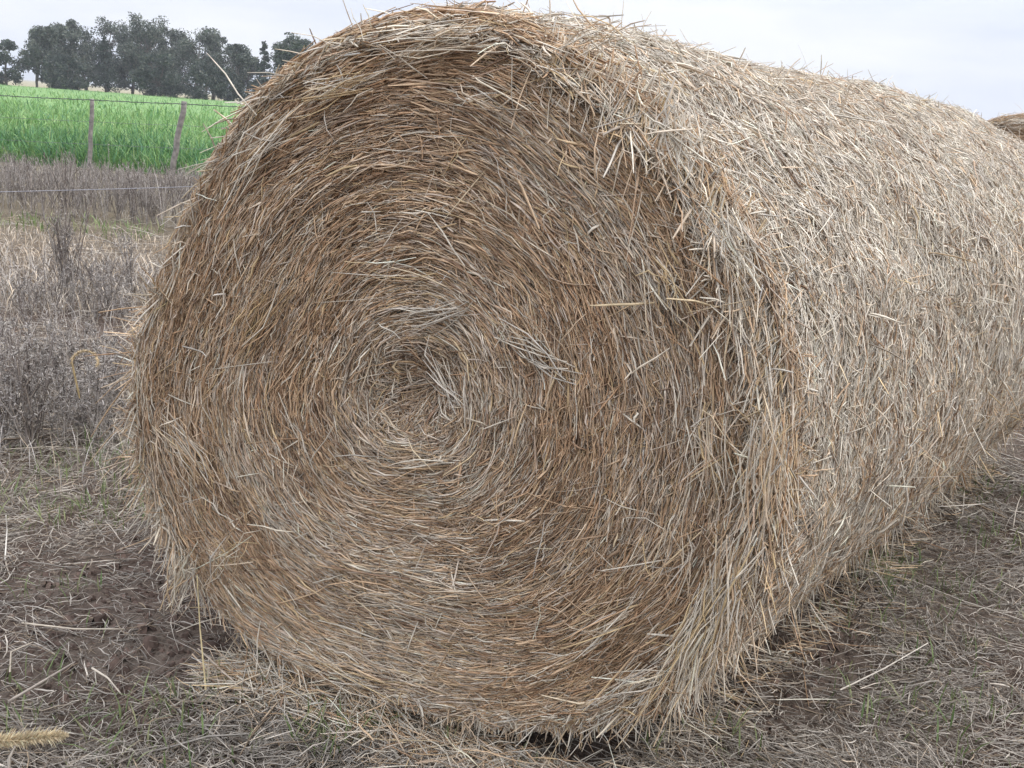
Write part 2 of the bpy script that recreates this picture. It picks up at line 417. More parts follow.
# stalk bundles seen on the face
for a in [((320, 120), (250, 170), 26, .025, GB), ((400, 80), (320, 100), 26, .016, [.3, .1, .2, .02, 0, .5]), ((520, 30), (400, 50), 30, .02, GB),
          ((640, 38), (580, 28), 20, .02, GB), ((540, 108), (470, 98), 14, .02, GB), ((455, 268), (375, 262), 10, .018, [.3, .2, .3, .1, 0, .2]),
          ((590, 370), (530, 325), 14, .02, [.6, .4, .1, 0, 0, 0]), ((490, 300), (415, 318), 16, .014, [.6, .4, .1, 0, 0, 0]), ((480, 420), (445, 350), 12, .016, [.5, .4, .1, 0, 0, 0]),
          ((500, 585), (440, 592), 7, .012, GB), ((350, 590), (420, 600), 8, .02, GB), ((660, 250), (690, 330), 30, .02, GB), ((250, 360), (290, 280), 40, .02, [.1, .1, .5, .2, 0, .2]),
          ((640, 600), (590, 640), 16, .02, GB), ((700, 520), (675, 580), 22, .025, GB), ((320, 645), (400, 680), 22, .02, GB), ((470, 455), (405, 465), 9, .016, GB),
          ((230, 480), (190, 420), 40, .02, [.2, .2, .4, .1, 0, .1]), ((720, 400), (730, 480), 30, .02, GB)]:
    lock(mb, *a)
# single long stalks across the face
for i in range(120):
    px, py = rng.uniform(180, 760), rng.uniform(40, 690)
    if ((px - 460) / 320) ** 2 + ((py - 370) / 350) ** 2 > .95: continue
    L_ = rng.uniform(25, 85); an = rng.uniform(0, 6.28)
    lock(mb, (px, py), (px + L_ * math.cos(an), py + L_ * math.sin(an)), 1, .002, [.7, .25, .1, 0, 0, .1], .015)
endf = mb.build('end_face', [STRAW, PACK], bale)
tag(endf, 'brown end face of straw coiled in rings round a hollow core')
mb = base_face(far=True); mb.build('end_face', [STRAW, PACK], bale)
mb = MB(); rim_fringe(mb, 14000); hem(mb, 4200)
stray(mb, 1500, (.3, 2.3), (0, BL), .25, .045, [.5, .35, .15, .05, 0, 0], up=.3)
stray(mb, 11, (.9, 2.1), (0, BL * .8), 1.4, .075, [.3, .4, .2, .2, .1, 0], up=.9)
stray(mb, 900, (-1.3, .6), (0, BL), .25, .06, GB)
stray(mb, 600, (2.4, 4.2), (0, .5), .35, .06, GB); stray(mb, 1500, (2.95, 3.85), (0, .3), .5, .075, [.2, .1, .45, .15, .02, .08], up=-.3)
stray(mb, 700, (-1.35, -.75), (0, BL), .3, .09, GB, up=-.9)
for a in [((745, 560), (690, 680), 90, .018, [.55, .1, .2, 0, 0, .25]), ((760, 520), (725, 640), 60, .02, GB), ((690, 650), (630, 710), 30, .022, GB),
          ((790, 400), (775, 520), 50, .02, GB), ((690, 110), (715, 170), 40, .022, [.5, .4, .1, 0, 0, 0]), ((740, 210), (765, 270), 40, .02, [.5, .4, .1, 0, 0, 0]),
          ((663, 165), (645, 262), 3, .003, GB), ((618, 120), (612, 205), 2, .003, GB), ((533, 60), (532, 115), 1, .001, GB), ((270, 530), (235, 580), 18, .03, [.2, .1, .45, .05, 0, .2]),
          ((215, 540), (200, 600), 40, .02, GB), ((690, 480), (750, 440), 3, .003, GB), ((600, 700), (690, 600), 3, .003, GB)]:
    lock(mb, *a, lift=.035)
lf = mb.build('loose_straw', STRAW, bale)
tag(lf, 'pale stalks bristling and hanging from the rim')

# second bale of the row, further along
b2c = at_depth(1028, 121, 7.1)
bale2 = empty('straw_bale', (b2c[0], b2c[1], 0), -YAW - .25); bale2.scale = (b2c[2] / 1.555,) * 3
tag(bale2, 'far round bale showing just its brown rim behind the big bale at the right edge', 'straw bale', 'round straw bales in a row')
for ch in list(bale.children):
    c = ch.copy(); C.objects.link(c); c.parent = bale2
    if 'label' in c: del c['label']

# ------------------------------------------------------------------ ground
def inside_bale(x, y, m=0.0):
    dx, dy = x - BC[0], y - BC[1]
    u = dx * EX[0] + dy * EX[1]; s = dx * AX[0] + dy * AX[1] + SK * u
    return (np.abs(u) < .42 + m) & (s > -m) & (s < BL + m)
SOIL = [(110, 600, .42, 1.0), (60, 640, .35, .8), (150, 655, .35, .9), (200, 590, .25, .9), (790, 640, .22, 1.0), (740, 700, .2, .9), (830, 600, .2, .8), (900, 480, .4, .5), (60, 560, .3, .5), (980, 380, .8, .7), (260, 690, .2, .5), (820, 620, .14, .9), (865, 550, .16, .8), (915, 490, .18, .8), (965, 440, .2, .7), (100, 610, .5, 1.0), (30, 640, .45, .9), (180, 640, .35, 1.0), (120, 700, .25, .7), (770, 690, .22, 1.0), (800, 640, .25, 1.0)]
SOILW = [(on_ground(a, b), r, w) for a, b, r, w in SOIL]
def soil(x, y):
    m = np.zeros_like(x)
    for p, r, w in SOILW:
        m = np.maximum(m, w * np.exp(-((x - p[0]) ** 2 + (y - p[1]) ** 2) / r ** 2))
    return np.clip(m * (.55 + .9 * n2(x, y, 5, 61)), 0, 1)
def gz(x, y):
    x = np.atleast_1d(np.asarray(x, float)); y = np.atleast_1d(np.asarray(y, float))
    near = np.exp(-((x / 9) ** 2 + ((y - 3) / 9) ** 2))
    z = (n2(x, y, 1.3, 71) - .5) * .07 + (n2(x, y, 4, 72) - .5) * .035 + (n2(x, y, 13, 73) - .5) * .018
    z -= .03 * soil(x, y)
    return z * near - .01

mb = MB()
g1 = np.concatenate([-np.geomspace(6000, 8.2, 40), np.linspace(-8, 8, 321), np.geomspace(8.2, 6000, 40)])
g2 = np.concatenate([-np.geomspace(6000, 2.2, 24), np.linspace(-2, 12, 281), np.geomspace(12.3, 8000, 50)])
X, Y = np.meshgrid(g1, g2, indexing='xy')
Z = gz(X.ravel(), Y.ravel())
mb.grid(np.stack([X.ravel(), Y.ravel(), Z], -1).reshape(X.shape + (3,)), np.array([.1, .1, .1]), flip=True)
tag(mb.build('ground', GROUND), kind='structure')

# dead grass and straw litter
def scatter(n, d0, d1, a0, a1, power=1.0):
    q = rng.random(n); d = d0 * (d1 / d0) ** (q ** power)
    a = (a0 + rng.random(n) * (a1 - a0)) * D2R
    return d * np.sin(a), d * np.cos(a)
STR_P, STR_G, STR_D, STR_B = np.array([.52, .465, .395]), np.array([.335, .302, .262]), np.array([.17, .14, .115]), np.array([.34, .26, .18])
def litter(mb, n, d0, d1, ang, lm, wm, flatness=.12):
    x, y = scatter(n, d0, d1, *ang)
    so = soil(x, y); cl = n2(x, y, 7, 81)
    keep = (rng.random(n) > so * .93) & ~inside_bale(x, y) & (rng.random(n) < .35 + cl)
    x, y = x[keep], y[keep]; n = len(x); K = 4
    ln = np.clip(rng.lognormal(math.log(lm), .5, n), .02, .5)
    # matted locks: heading follows a slow noise
    az = n2(x, y, 3.1, 82) * 9 + rng.normal(0, .9, n)
    el = np.abs(rng.normal(0, flatness, n)) + np.where(rng.random(n) < .10, rng.random(n) * .9, 0)
    tt = np.linspace(0, 1, K)[None, :]
    hx = np.cos(az)[:, None] * np.cos(el)[:, None]; hy = np.sin(az)[:, None] * np.cos(el)[:, None]
    bend = rng.normal(0, .25, n)[:, None] * tt ** 2
    px = x[:, None] + ln[:, None] * (hx * tt - hy * bend); py = y[:, None] + ln[:, None] * (hy * tt + hx * bend)
    pz = gz(px.ravel(), py.ravel()).reshape(n, K) + .004 + (rng.random(n) ** 2 * .03)[:, None] + ln[:, None] * (np.sin(el)[:, None] * (tt - .35 * tt ** 2)) + rng.normal(0, .003, (n, K))
    w = np.clip(rng.lognormal(math.log(wm), .35, n), .0006, .006)
    mb.strands(np.stack([px, py, pz], -1), w, palette(n, [.22, .46, .24, .12], [STR_P, STR_G, STR_D, STR_B], .18), flat=.6)
mb = MB()
litter(mb, 150000, 1.55, 5.0, (-46, 46), .048, .0012, .16)
litter(mb, 26000, 4.0, 12, (-46, 46), .14, .0026, .3)
litter(mb, 22000, 1.2, 6.0, (44, 80), .07, .0016)
litter(mb, 3500, 1.6, 6.0, (-46, 46), .16, .0015, .1)
# straw shed round the foot of the bale, lying flat
n = 6000; t = rng.uniform(-math.pi, math.pi, n); k0 = rng.random(n)
u_ = rng.uniform(-.50, .52, n); s_ = np.where(k0 < .84, -np.abs(rng.normal(.0, .07, n)) + .03, rng.uniform(0, BL, n)); u_ = np.where(k0 < .84, u_, .47 + np.abs(rng.normal(0, .06, n)))
w_ = s_ - SK * u_ * np.clip(1 - s_ / BL, 0, 1)
x = BC[0] + u_ * EX[0] + w_ * AX[0]; y = BC[1] + u_ * EX[1] + w_ * AX[1]
ln = np.clip(rng.lognormal(math.log(.085), .5, n), .03, .25); az = rng.normal(0, .8, n) + math.atan2(EX[1], EX[0]) + math.pi * (rng.random(n) < .5); el = rng.normal(.05, .09, n); tt = np.linspace(-.5, .5, 4)[None, :]
px = x[:, None] + ln[:, None] * np.cos(az)[:, None] * tt; py = y[:, None] + ln[:, None] * np.sin(az)[:, None] * tt
pz = np.maximum(gz(px.ravel(), py.ravel()).reshape(n, 4) + .004, gz(x, y)[:, None] + .008 + (rng.random(n) ** 2 * .05)[:, None] + ln[:, None] * np.sin(el)[:, None] * tt + rng.normal(0, .003, (n, 4)))
mb.strands(np.stack([px, py, pz], -1), np.clip(rng.lognormal(math.log(.0013), .35, n), .0007, .003), palette(n, [.34, .24, .27, .11, .04, .05], [PALE, GREY, TAN, BROWN, DARK, GOLD]), taper=.4)
tag(mb.build('dead_grass', GRASS), 'matted grey dead grass and straw litter covering the field around the bale', 'dead grass', kind='stuff')

# clods and crumbs of bare soil
mb = MB(); n = 60000; x, y = scatter(n, 1.6, 5, -44, 44); k = (rng.random(n) < soil(x, y) ** 1.5 * .55 + .015) & ~inside_bale(x, y)
x, y = x[k], y[k]; n = len(x); r = np.clip(rng.lognormal(math.log(.0065), .5, n), .002, .03)
base = np.array([[1, 0, 0], [.5, .8, 0], [-.5, .8, 0], [-1, 0, 0], [-.5, -.8, 0], [.5, -.8, 0], [.35, .3, .7], [-.4, .25, .8], [-.3, -.4, .65], [.4, -.3, .75]])
V = base[None] * r[:, None, None] * (1 + rng.normal(0, .22, (n, 10, 3))); a = rng.random(n) * 6.283
V = np.stack([V[..., 0] * np.cos(a)[:, None] - V[..., 1] * np.sin(a)[:, None], V[..., 0] * np.sin(a)[:, None] + V[..., 1] * np.cos(a)[:, None], V[..., 2]], -1) + np.stack([x, y, gz(x, y) - .001], -1)[:, None]
qd = np.array([[0, 1, 6, 9], [1, 2, 7, 6], [2, 3, 8, 7], [3, 4, 8, 8], [4, 5, 9, 8], [5, 0, 9, 9], [6, 7, 8, 9]])
qd = np.array([[0, 1, 6, 9], [1, 2, 7, 6], [2, 3, 8, 7], [4, 5, 9, 8], [6, 7, 8, 9]])
mb.add(V.reshape(-1, 3), (qd[None] + np.arange(n)[:, None, None] * 10).reshape(-1, 4), np.repeat(np.array([.105, .074, .060]) * np.exp(rng.normal(0, .25, (n, 1))), 10, 0))
tag(mb.build('soil_clods', PACK), 'crumbled dark brown soil clods in the bare patches by the bale', 'soil', kind='stuff')

# green tufts
def blades(mb, x, y, h, w, cols, lean=.5, mat=0, z0=None, sides=2, K=4):
    n = len(x); az = rng.random(n) * 2 * math.pi; ln_ = np.abs(rng.normal(lean, lean * .5, n))
    tt = np.linspace(0, 1, K)[None, :]
    out = h[:, None] * ln_[:, None] * tt ** 1.8; up = h[:, None] * (tt - .28 * ln_[:, None] * tt ** 2.2)
    z = (gz(x, y) if z0 is None else z0)
    P = np.stack([x[:, None] + np.cos(az)[:, None] * out, y[:, None] + np.sin(az)[:, None] * out, z[:, None] + up], -1)
    ref = np.stack([np.cos(az), np.sin(az), np.full(n, .35)], -1)[:, None]
    mb.strands(P, w, cols, mat, taper=.12, ref=ref, sides=sides)
G1, G2, G3, G4 = np.array([.13, .18, .065]), np.array([.20, .235, .11]), np.array([.30, .30, .16]), np.array([.11, .17, .06])
mb = MB()
tufts = [(405, 715, 120, .13), (330, 735, 90, .12), (250, 680, 60, .15), (470, 745, 60, .1), (520, 755, 40, .1), (880, 590, 60, .14), (905, 560, 45, .15), (920, 580, 40, .2), (960, 492, 60, .2), (850, 620, 20, .15),
         (1000, 540, 70, .2), (890, 700, 60, .2), (1005, 500, 80, .25), (120, 505, 110, .2), (35, 510, 90, .2), (160, 480, 90, .16), (60, 590, 30, .15), (150, 730, 60, .2), (200, 740, 50, .2), (240, 470, 40, .15), (30, 700, 40, .15),
         (940, 640, 40, .2), (990, 600, 60, .25), (90, 460, 90, .3), (20, 475, 70, .25), (130, 460, 60, .2), (860, 560, 60, .15), (700, 745, 40, .15), (960, 740, 50, .2)]
for px, py, n, r in tufts:
    p = on_ground(px, py); a = rng.random(n) * 6.283; q = np.sqrt(rng.random(n)) * r * rng.uniform(.7, 1.1)
    x, y = p[0] + q * np.cos(a), p[1] + q * np.sin(a); k = ~inside_bale(x, y); x, y = x[k], y[k]; n = len(x)
    blades(mb, x, y, rng.uniform(.03, .10, n), rng.uniform(.0009, .0024, n), palette(n, [.35, .3, .2, .15], [G1, G2, G3, G4]), .5)
x, y = scatter(1100, 1.7, 7, -40, 40); k = (~inside_bale(x, y, .03)) & (n2(x, y, 2.2, 91) > .52) & (rng.random(len(x)) > soil(x, y)); x, y = x[k], y[k]; n = len(x)
blades(mb, x, y, rng.uniform(.02, .08, n), rng.uniform(.0008, .002, n), palette(n, [.3, .3, .3, .1], [G1, G2, G3, G4]), .6)
# the fresh strip of green along the verge
x = rng.uniform(-7, -.5, 900); y = rng.uniform(9.3, 10.4, 900); k = n2(x, y, 1.5, 92) > .45; x, y = x[k], y[k]; n = len(x)
blades(mb, x, y, rng.uniform(.05, .16, n), rng.uniform(.003, .007, n), palette(n, [.3, .4, .2, .1], [G1, G2, G3, G4]), .5)
tag(mb.build('green_grass', GREEN), 'sparse short green grass sprouting through the dead litter', 'grass', kind='stuff')

# upright dry grass on the verge behind, left of the bale
mb = MB()
def dry_blades(n, xr, yr, hr, wr, cols, wts, thr=None, seed=0):
    x = rng.uniform(*xr, n); y = rng.uniform(*yr, n)
    k = ~inside_bale(x, y, .15)
    if thr: k &= n2(x, y, 1.3, seed) > thr
    x, y = x[k], y[k]; m = len(x)
    blades(mb, x, y, rng.uniform(*hr, m), rng.uniform(*wr, m), palette(m, wts, cols), .55)
VG = [np.array([.45, .40, .335]), np.array([.38, .35, .325]), np.array([.52, .42, .31]), np.array([.17, .148, .13])]
dry_blades(14000, (-6, -.7), (3.2, 7.2), (.04, .22), (.0006, .0016), VG, [.3, .4, .15, .2])
dry_blades(7000, (-8, -.3), (6.0, 7.8), (.08, .22), (.0015, .004), VG, [.35, .3, .3, .1])
dry_blades(6000, (-9, 1), (7.6, 9.4), (.04, .14), (.0015, .003), VG, [.3, .1, .6, .0])
dry_blades(6000, (-10, 2), (10.4, 16.6), (.04, .16), (.0015, .004), VG, [.1, .5, .1, .3])
dry_blades(5000, (2.2, 9), (4.5, 14), (.03, .14), (.0015, .004), VG, [.3, .4, .2, .2])
tag(mb.build('dry_verge_grass', GRASS), 'tall dry beige grass on the verge between the bale and the wire fence', 'dry grass', kind='stuff')

# ------------------------------------------------------------------ dead weeds
WG = [np.array([.36, .33, .30]), np.array([.40, .365, .34]), np.array([.15, .125, .112]), np.array([.34, .29, .245])]
def weed(mb, base, h, nst, spread, heads=1.0, wts=(.35, .25, .3, .1), w0=.0028):
    """a dead plant: forked upright stems with side twigs and small seed heads"""
    base = np.asarray(base, float)
    for i in range(nst):
        az = rng.random() * 6.283; sp_ = abs(rng.normal(0, spread)); hh = h * rng.uniform(.6, 1.05); K = 6
        tt = np.linspace(0, 1, K)
        st = np.stack([np.cos(az) * sp_ * hh * tt ** 1.3, np.sin(az) * sp_ * hh * tt ** 1.3, hh * tt], -1) + np.cumsum(rng.normal(0, .012 * h, (K, 3)), 0)
        st = base + st - st[0] + np.array([rng.normal(0, .015), rng.normal(0, .015), 0])
        wv = w0 * rng.uniform(.7, 1.3)
        mb.strands(st[None], np.array([wv]), palette(1, wts, WG), taper=.35)
        nb = int(rng.integers(5, 11))
        f = rng.uniform(.25, .98, nb); p0 = np.stack([np.interp(f, tt, st[:, k]) for k in range(3)], -1)
        a2 = rng.random(nb) * 6.283; l2 = h * rng.uniform(.08, .28, nb) * (1.15 - f * .6)
        dv = nrm(np.stack([np.cos(a2) * .65, np.sin(a2) * .65, rng.uniform(.5, 1.3, nb)], -1))
        t4 = np.linspace(0, 1, 4)[None, :, None]
        P = p0[:, None] + dv[:, None] * l2[:, None, None] * t4 + np.array([0, 0, .25]) * l2[:, None, None] * t4 ** 2 + rng.normal(0, .004, (nb, 4, 3))
        mb.strands(P, np.full(nb, wv * .55), palette(nb, wts, WG), taper=.5)
        # small dry heads / curled leaves
        nh = int(nb * 3 * heads)
        if nh:
            j = rng.integers(0, nb, nh); q = rng.uniform(.35, 1.02, nh)[:, None]
            hp = p0[j] + dv[j] * l2[j][:, None] * q + np.array([0, 0, .25]) * l2[j][:, None] * q ** 2
            hd = nrm(rng.normal(0, 1, (nh, 3)) + np.array([0, 0, .6])); hl = rng.uniform(.006, .022, nh)
            t3 = np.linspace(0, 1, 3)[None, :, None]
            PP = hp[:, None] + hd[:, None] * hl[:, None, None] * t3
            mb.strands(PP, rng.uniform(.0018, .0045, nh), palette(nh, (.4, .3, .2, .1), WG), flat=.4)
mb = MB()
def ok_left(x, y): return not inside_bale(np.array([x]), np.array([y]), .12)[0]
for i in range(230):     # near mass
    y = rng.uniform(4.0, 6.9); x = rng.uniform(-.62 * y, -.28 * y)
    if n2(x, y, 1.1, 95)[0] < .47: continue
    if ok_left(x, y): weed(mb, (x, y, gz(x, y)[0] - .01), min(1.41 - .158 * y, .55) * rng.uniform(.5, 1.0), int(rng.integers(2, 5)), .25, 1.2, w0=.0022)
for i in range(60):      # bushy clumps low at the left
    p = on_ground(rng.uniform(-60, 118), rng.uniform(375, 452))
    if ok_left(p[0], p[1]): weed(mb, (p[0], p[1], gz(p[0], p[1])[0] - .01), rng.uniform(.16, .42), int(rng.integers(3, 6)), .32, 2.4, (.4, .4, .1, .1), w0=.002)
for i in range(780):     # band in front of the fence
    y = rng.uniform(10.4, 15.6); x = rng.uniform(-.62 * y, .1 * y)
    weed(mb, (x, y, -.02), (1.41 - .082 * y) * rng.uniform(.6, 1.2) + .10, int(rng.integers(3, 6)), .32, .8, (.35, .15, .45, .15), w0=.0038)
tag(mb.build('dry_brush', WEED), 'tangled grey brush of dead weeds along the field edge', 'brush', kind='stuff')

WD = [((35, 452), .50, 13, .28, 'bushy dark-stemmed dead weed with pale specks, nearest the left edge below the wire'),
      ((12, 440), .42, 5, .3, 'grey dead weed cut by the left edge beside the bushy dark-stemmed one'),
      ((66, 300), .74, 20, .12, 'tall narrow sheaf-like dead weed standing alone against the beige grass strip'),
      ((85, 292), .5, 3, .3, 'thin forked dead weed just right of the tall sheaf-like weed'),
      ((92, 425), .30, 2, .5, 'dark slanting dead stem beside the drooping tan seed head'),
      ((112, 318), .4, 5, .3, 'grey dead weed close against the upper left flank of the bale'),
      ((130, 300), .45, 6, .3, 'dense bluish-grey dead weed touching the outline of the bale'),
      ((30, 330), .42, 4, .2, 'upright brown dead weed with bare stems left of the tall sheaf-like weed')]
for (px, py), h, ns, sp_, lab in WD:
    p = on_ground(px, py); mb = MB()
    weed(mb, (0, 0, -.01), h, ns, sp_, .8 if 'sheaf' in lab else 2.2, (.25, .1, .6, .1) if 'dark' in lab or 'sheaf' in lab else (.35, .3, .25, .1), w0=.0032)
    o = mb.build('dead_weed', WEED); o.location = (p[0], p[1], gz(p[0], p[1])[0])
    tag(o, lab, 'dead weed', 'dead weeds left of the bale')

# drooping seed head in the weeds
mb = MB(); p = at_depth(85, 362, 3.3)
a = np.linspace(-.35, math.pi + .2, 12); arc = np.stack([np.cos(a) * .045, np.sin(a) * .016, np.sin(a) * .035], -1)
mb.strands(arc[None], np.array([.0036]), np.array([[.58, .45, .28]]), flat=.5, ref=np.array([[[0, 1.0, .2]]]))
arc2 = np.concatenate([arc[-1:], arc[-1:] + np.cumsum(np.tile([.003, .0, -.018], (7, 1)), 0)])
mb.strands(arc2[None], np.array([.004]), np.array([[.42, .32, .17]]), flat=.4)
n = 420; k = rng.random(n) * (len(arc) - 1); b_ = np.stack([np.interp(k, np.arange(len(arc)), arc[:, q]) for q in range(3)], -1)
d_ = nrm(rng.normal(0, 1, (n, 3)) + nrm(b_) * .5); l_ = rng.uniform(.004, .011, n)
mb.strands(b_[:, None] + d_[:, None] * l_[:, None, None] * np.linspace(0, 1, 3)[None, :, None], rng.uniform(.0005, .0011, n), palette(n, [.5, .5], [np.array([.66, .53, .35]), np.array([.50, .38, .22])]), taper=.3)
o = mb.build('seed_head', GRASS); o.location = p
tag(o, 'tan grass seed head drooping in an arch among the grey weeds by the bale', 'seed head')

# fluffy seed head on the ground at the lower left corner
mb = MB(); p0 = on_ground(-30, 744, .03); p1 = on_ground(68, 735, .03)
n = 2600; f = rng.random(n); L0 = np.linalg.norm(p1 - p0); ax = (p1 - p0) / L0
loc = f[:, None] * (p1 - p0)
dirs = rng.normal(0, 1, (n, 3)); dirs -= (dirs @ ax)[:, None] * ax; dirs = nrm(nrm(dirs) + ax * .55)
ll = (.021 * np.sin(np.clip(f, .03, .97) * math.pi) ** .5) * rng.uniform(.5, 1.1, n) * np.where(rng.random(n) < .12, 1.7, 1.0) * (.8 + .4 * vnoise(np.stack([f * 12, f * 0, f * 0], -1), 5))
t3 = np.linspace(0, 1, 3)[None, :, None]
mb.strands(loc[:, None] + dirs[:, None] * ll[:, None, None] * t3, rng.uniform(.0005, .0011, n), palette(n, [.6, .3, .1], [np.array([.74, .62, .42]), np.array([.64, .51, .33]), np.array([.5, .38, .24])]), taper=.3)
mb.tube([-ax * .12, -ax * .02, (p1 - p0) * .5, (p1 - p0) * .95], [.002, .003, .004, .002], np.array([.45, .35, .2]), 6)
o = mb.build('seed_head', GRASS); o.location = p0
tag(o, 'fluffy straw-yellow grass seed head lying on the soil in the corner', 'seed head')

# bare stalks one can pick out
def stalk(pts, r, col, label, zs=None):
    P = np.array([on_ground(a, b, z) for a, b, z in pts]); mb = MB()
    b0 = P[0].copy(); k = np.linspace(0, len(P) - 1, 4 * (len(P) - 1) + 1)
    Q = np.stack([np.interp(k, np.arange(len(P)), P[:, i]) for i in range(3)], -1) - b0
    mb.tube(Q, np.linspace(r, r * .6, len(Q)), np.array(col), 6)
    o = mb.build('dry_stalk', GRASS); o.location = b0
    tag(o, label, 'stalk', 'single dry stalks on the ground')
stalk([(22, 623, .03), (75, 629, .035), (125, 629, .03)], .0026, (.50, .43, .34), 'long pale stalk lying level across the dark soil patch left of the bale')
stalk([(10, 672, .02), (11, 652, .06), (33, 642, .05)], .0024, (.5, .43, .34), 'short bent stalk with a sharp elbow near the left edge')
stalk([(8, 702, .02), (45, 680, .03), (75, 662, .025)], .0036, (.36, .31, .26), 'thick grey-brown stalk slanting over the soil at the lower left')
stalk([(92, 668, .04), (108, 678, .05), (122, 695, .02)], .0028, (.5, .44, .36), 'short forked-looking pale stalk at the end of the thick slanting stalk')
stalk([(840, 690, .015), (885, 668, .03), (928, 643, .05)], .0024, (.52, .47, .40), 'straight pale stalk slanting over dead grass right of the bale')
stalk([(206, 690, .01), (200, 628, .15), (197, 575, .28)], .0022, (.56, .46, .26), 'upright yellow stalk leaning on the lower left edge of the bale')
stalk([(376, 740, .01), (380, 722, .06), (386, 702, .11)], .0018, (.46, .42, .34), 'thin upright pale stalk in front of the foot of the bale')
stalk([(5, 560, .01), (7, 530, .05), (6, 515, .1)], .0024, (.56, .52, .46), 'short white stalk standing upright at the left edge')

# ------------------------------------------------------------------ fences
FY = 17.0
fence = empty('wire_fence', tuple(at_depth(91, 165, FY) * np.array([1, 1, 0])))
tag(fence, 'barbed wire fence on grey wooden posts in front of the green field', 'fence')
fo = np.array(fence.location)
def post(top, bot, w):
    a = at_depth(*bot, FY); a[2] = -.05; b = at_depth(*top, FY); mb = MB()
    k = np.linspace(0, 1, 9)[:, None]; P = a * (1 - k) + b * k + rng.normal(0, .006, (9, 3)) - fo
    mb.tube(P, w * np.array([1.05, 1, 1.02, .98, 1, .95, .97, .93, .9]), np.array([.235, .215, .20]), 8)
    mb.build('post', WOOD, fence)
post((92.5, 99), (89, 165), .036); post((184, 102), (171, 172), .05)
post((-58, 92), (-62, 160), .04); post((276, 107), (270, 176), .045)
wp = [(-140, 88), (-60, 92), (0, 95.5), (45, 98), (92, 100), (138, 102.3), (184, 104), (230, 106.5), (276, 108.5), (420, 117)]
WP = np.array([at_depth(a, b, FY - .06) for a, b in wp]); k = np.linspace(0, len(wp) - 1, 140)
Q = np.stack([np.interp(k, np.arange(len(wp)), WP[:, i]) for i in range(3)], -1) - fo
Qs = Q.copy(); a_ = np.arange(140) * 1.9
Qs[:, 1] += np.cos(a_) * .004; Qs[:, 2] += np.sin(a_) * .004
mb = MB(); mb.tube(Qs, .0075, np.array([.075, .075, .08]), 6)
bq = Q[1::2]; m = len(bq)
mb.strands(bq[:, None] + nrm(rng.normal(0, 1, (m, 1, 3)) * np.array([.3, 1, 1.2])) * np.linspace(-.022, .022, 3)[None, :, None], np.full(m, .004), np.tile([.08, .08, .085], (m, 1)))
mb.build('barbed_wire', WIRE, fence)
for dz in (.35, .72):
    mb = MB(); mb.tube(Q - np.array([0, 0, dz]), .003, np.array([.16, .16, .17]), 6); mb.build('plain_wire', WIRE, fence)

ef = empty('electric_fence', tuple(at_depth(-60, 192, 6.7) * np.array([1, 1, 0])))
tag(ef, 'single white electric fence wire strung low over the dead weeds', 'electric fence'); eo = np.array(ef.location)
A_, B_ = at_depth(-160, 195, 6.0), at_depth(420, 177, 10.0); kk = np.linspace(0, 1, 40)[:, None]
Q = A_ * (1 - kk) + B_ * kk - np.array([0, 0, .02]) * (4 * kk * (1 - kk)) - eo
mb = MB(); mb.tube(Q, .0026, np.array([.27, .27, .30]), 6); mb.build('electric_wire', WIRE, ef)
for q in (Q[0], Q[-1]):
    mb = MB(); mb.tube([[q[0], q[1], -.1], [q[0], q[1], q[2] * .5], [q[0], q[1], q[2] + .08]], .006, np.array([.25, .24, .23]), 8)
    mb.build('rod_post', WIRE, ef)

# ------------------------------------------------------------------ green crop
def field_mat():
    m, nt, b = new_mat('crop_green')
    tc = node(nt, 'ShaderNodeTexCoord'); mp = node(nt, 'ShaderNodeMapping'); mp.inputs['Scale'].default_value = (1.2, .25, 1)
    n1 = node(nt, 'ShaderNodeTexNoise'); n1.inputs['Scale'].default_value = 1.2; n1.inputs['Detail'].default_value = 8; n1.inputs['Roughness'].default_value = .7
    r = node(nt, 'ShaderNodeValToRGB'); r.color_ramp.elements[0].position = .3; r.color_ramp.elements[1].position = .7
    r.color_ramp.elements[0].color = (.085, .18, .05, 1); r.color_ramp.elements[1].color = (.20, .34, .10, 1)
    L = nt.links.new
    L(tc.outputs['Object'], mp.inputs['Vector']); L(mp.outputs[0], n1.inputs['Vector']); L(n1.outputs['Fac'], r.inputs['Fac']); L(r.outputs['Color'], b.inputs['Base Color'])
    b.inputs['Roughness'].default_value = .9
    return m
mb = MB()
fx = np.linspace(-150, 60, 60); fy = np.geomspace(17.6, 158, 50)
X, Y = np.meshgrid(fx, fy, indexing='xy'); Zf = .15 + .21 * np.clip((Y.ravel() - 18) / 10, 0, 1) + (n2(X.ravel(), Y.ravel(), .2, 101) - .5) * .15
V = np.stack([X.ravel(), Y.ravel(), Zf], -1).reshape(X.shape + (3,))
front = V[:1].copy(); front[..., 2] = -.05; front[..., 1] -= .15
backr = V[-1:].copy(); backr[..., 2] = -.05
mb.grid(np.concatenate([front, V, backr]), np.array([.1, .2, .05]), 1, flip=True)
def crop(n, y0, y1, hm, wm, wts):
    q = rng.random(n); y = y0 * (y1 / y0) ** q; x = rng.uniform(-.66, .12, n) * y
    base = np.clip((y - 17.4) * .25, -.02, .2); hm = .46 + .18 * np.clip((y - 17.2) / 7, 0, 1)
    h = rng.uniform(.7, 1.1, n) * hm * (.75 + .5 * n2(x, y, .5, 102)) - base * .6
    blades(mb, x, y, h, rng.uniform(.6, 1.3, n) * wm, palette(n, wts, [np.array([.135, .265, .09]), np.array([.235, .36, .13]), np.array([.085, .195, .105]), np.array([.36, .43, .20])]), .75, z0=base, sides=2)
